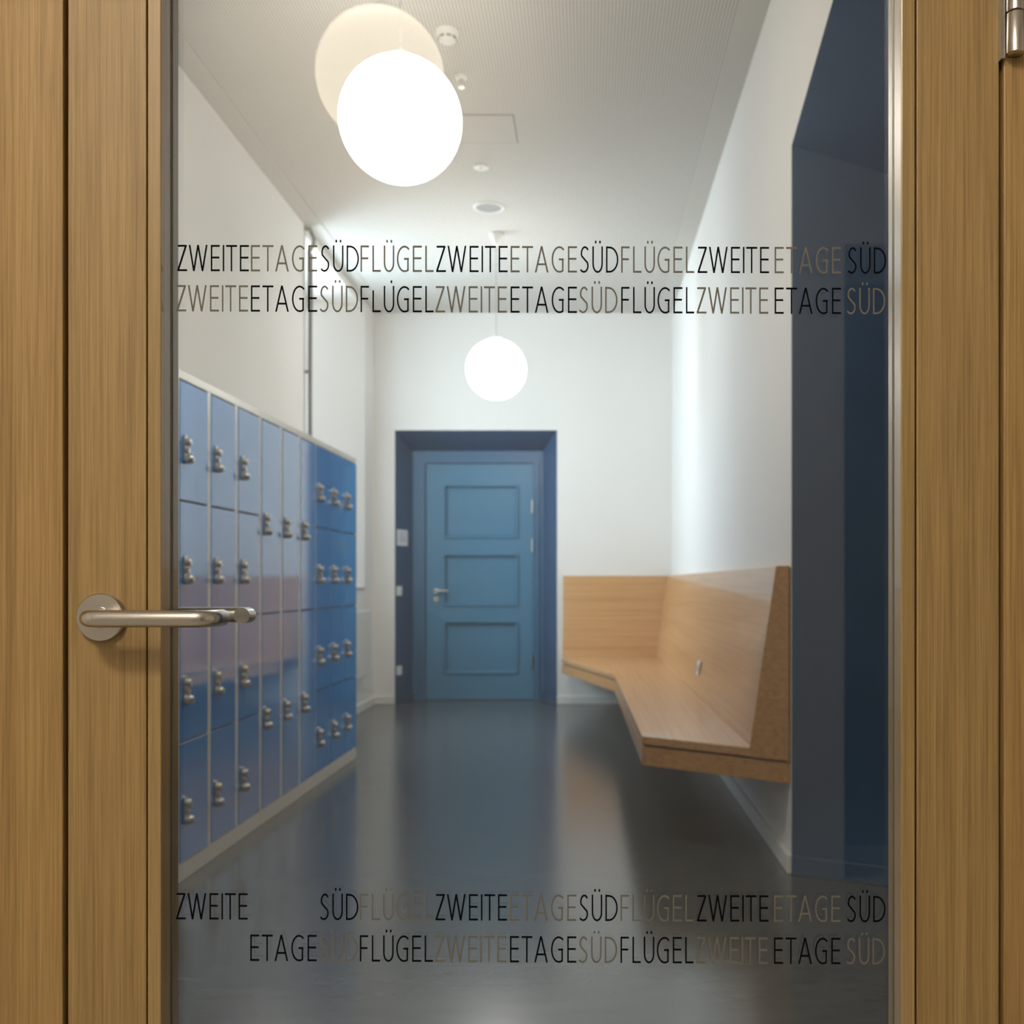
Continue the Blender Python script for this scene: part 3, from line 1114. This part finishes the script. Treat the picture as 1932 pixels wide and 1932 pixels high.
# ------------------------------------------------------------------ wall fittings at the far left
t = thing('wall_pipe', (-1.885, 6.975, 0), 'thin grey pipe down the wall edge beside the window', 'pipe')
px_, py_ = -1.884, 6.978
pts = [(px_ - 0.006, py_ + 0.02, 3.50), (px_ + 0.02, py_ + 0.02, 3.44), (px_ + 0.024, py_, 3.40), (px_ - 0.006, py_, 3.345), (px_, py_, 3.30), (px_, py_, 1.87), (px_, py_, 0.02)]
obj('pipe', tube(nb(), fillet(pts, 0.02, 5), 0.0145, 14), M['pipe'], t, smooth=True)
for z in (3.50, 2.53, 1.95):
    obj('bracket', box(nb(), XL, px_ + 0.010, py_ - 0.010, py_ + 0.010, z - 0.010, z + 0.010), M['pipe'], t, bevel=0.002)
obj('sleeve', tube(nb(), [(px_, py_, 3.33), (px_, py_, 2.95)], 0.0200, 14), M['pipe'], t, smooth=True)

t = thing('radiator', (-1.86, 8.1, 0.3), 'white panel radiator under the window, mostly hidden by the lockers', 'radiator')
RX0, RX1, RY0, RY1, RZ0, RZ1 = -1.900, -1.835, 7.1, 8.72, 0.31, 0.86
obj('radiator_panel', box(nb(), RX0 + 0.012, RX1, RY0, RY1, RZ0, RZ1), M['radiator'], t, bevel=0.008, segs=3)
bm = nb()
for k in range(30):
    y = RY0 + 0.04 + k * (RY1 - RY0 - 0.08) / 29
    box(bm, RX1 - 0.002, RX1 + 0.002, y - 0.012, y + 0.012, RZ0 + 0.05, RZ1 - 0.05)
obj('ribs', bm, M['radiator'], t)
obj('bracket', box(nb(), XL + 0.0005, RX0 + 0.013, 7.5, 7.56, RZ0 + 0.05, RZ1 - 0.05), M['radiator'], t)
obj('bracket', box(nb(), XL + 0.0005, RX0 + 0.013, 8.25, 8.31, RZ0 + 0.05, RZ1 - 0.05), M['radiator'], t)


# fittings on the left side of the far niche
def niche_pt(f, z, out=0.0):
    p = Vector((NX0, YB)) + (Vector((IX0, YI)) - Vector((NX0, YB))) * f
    d = (Vector((IX0, YI)) - Vector((NX0, YB))).normalized()
    n = Vector((d.y, -d.x))
    q = p + n * out
    return Vector((q.x, q.y, z))


def niche_plate(bm, f0, f1, z0, z1, o0, o1):
    a = [niche_pt(f0, z0, o0), niche_pt(f1, z0, o0), niche_pt(f1, z0, o1), niche_pt(f0, z0, o1)]
    b = [Vector((v.x, v.y, z1)) for v in a]
    loft(bm, [a, b])


t = thing('door_sign', niche_pt(0.35, 1.47), 'pale notice sheet on the left side of the far blue niche', 'sign')
bm = nb()
niche_plate(bm, 0.10, 0.64, 1.43, 1.575, 0.001, 0.007)
obj('backing_plate', bm, M['white'], t)
bm = nb()
niche_plate(bm, 0.12, 0.62, 1.437, 1.568, 0.007, 0.008)
obj('paper_insert', bm, M['paper'], t)
bm = nb()
for z in (1.47, 1.49, 1.51, 1.54):
    niche_plate(bm, 0.18, 0.52, z, z + 0.006, 0.008, 0.0084)
obj('text_lines', bm, M['speaker'], t)
for z, lab, nm in ((1.018, 'white light switch on the side of the far niche, at handle height', 'light_switch'),
                   (0.296, 'white socket low on the side of the far niche', 'wall_socket')):
    t = thing(nm, niche_pt(0.2, z), lab, 'switch' if nm == 'light_switch' else 'socket')
    bm = nb()
    niche_plate(bm, 0.07, 0.33, z - 0.042, z + 0.042, 0.001, 0.009)
    obj('plate', bm, M['white'], t, bevel=0.003)
    bm = nb()
    niche_plate(bm, 0.12, 0.28, z - 0.028, z + 0.028, 0.009, 0.012)
    obj('rocker' if nm == 'light_switch' else 'socket_face', bm, M['white'], t, bevel=0.001)
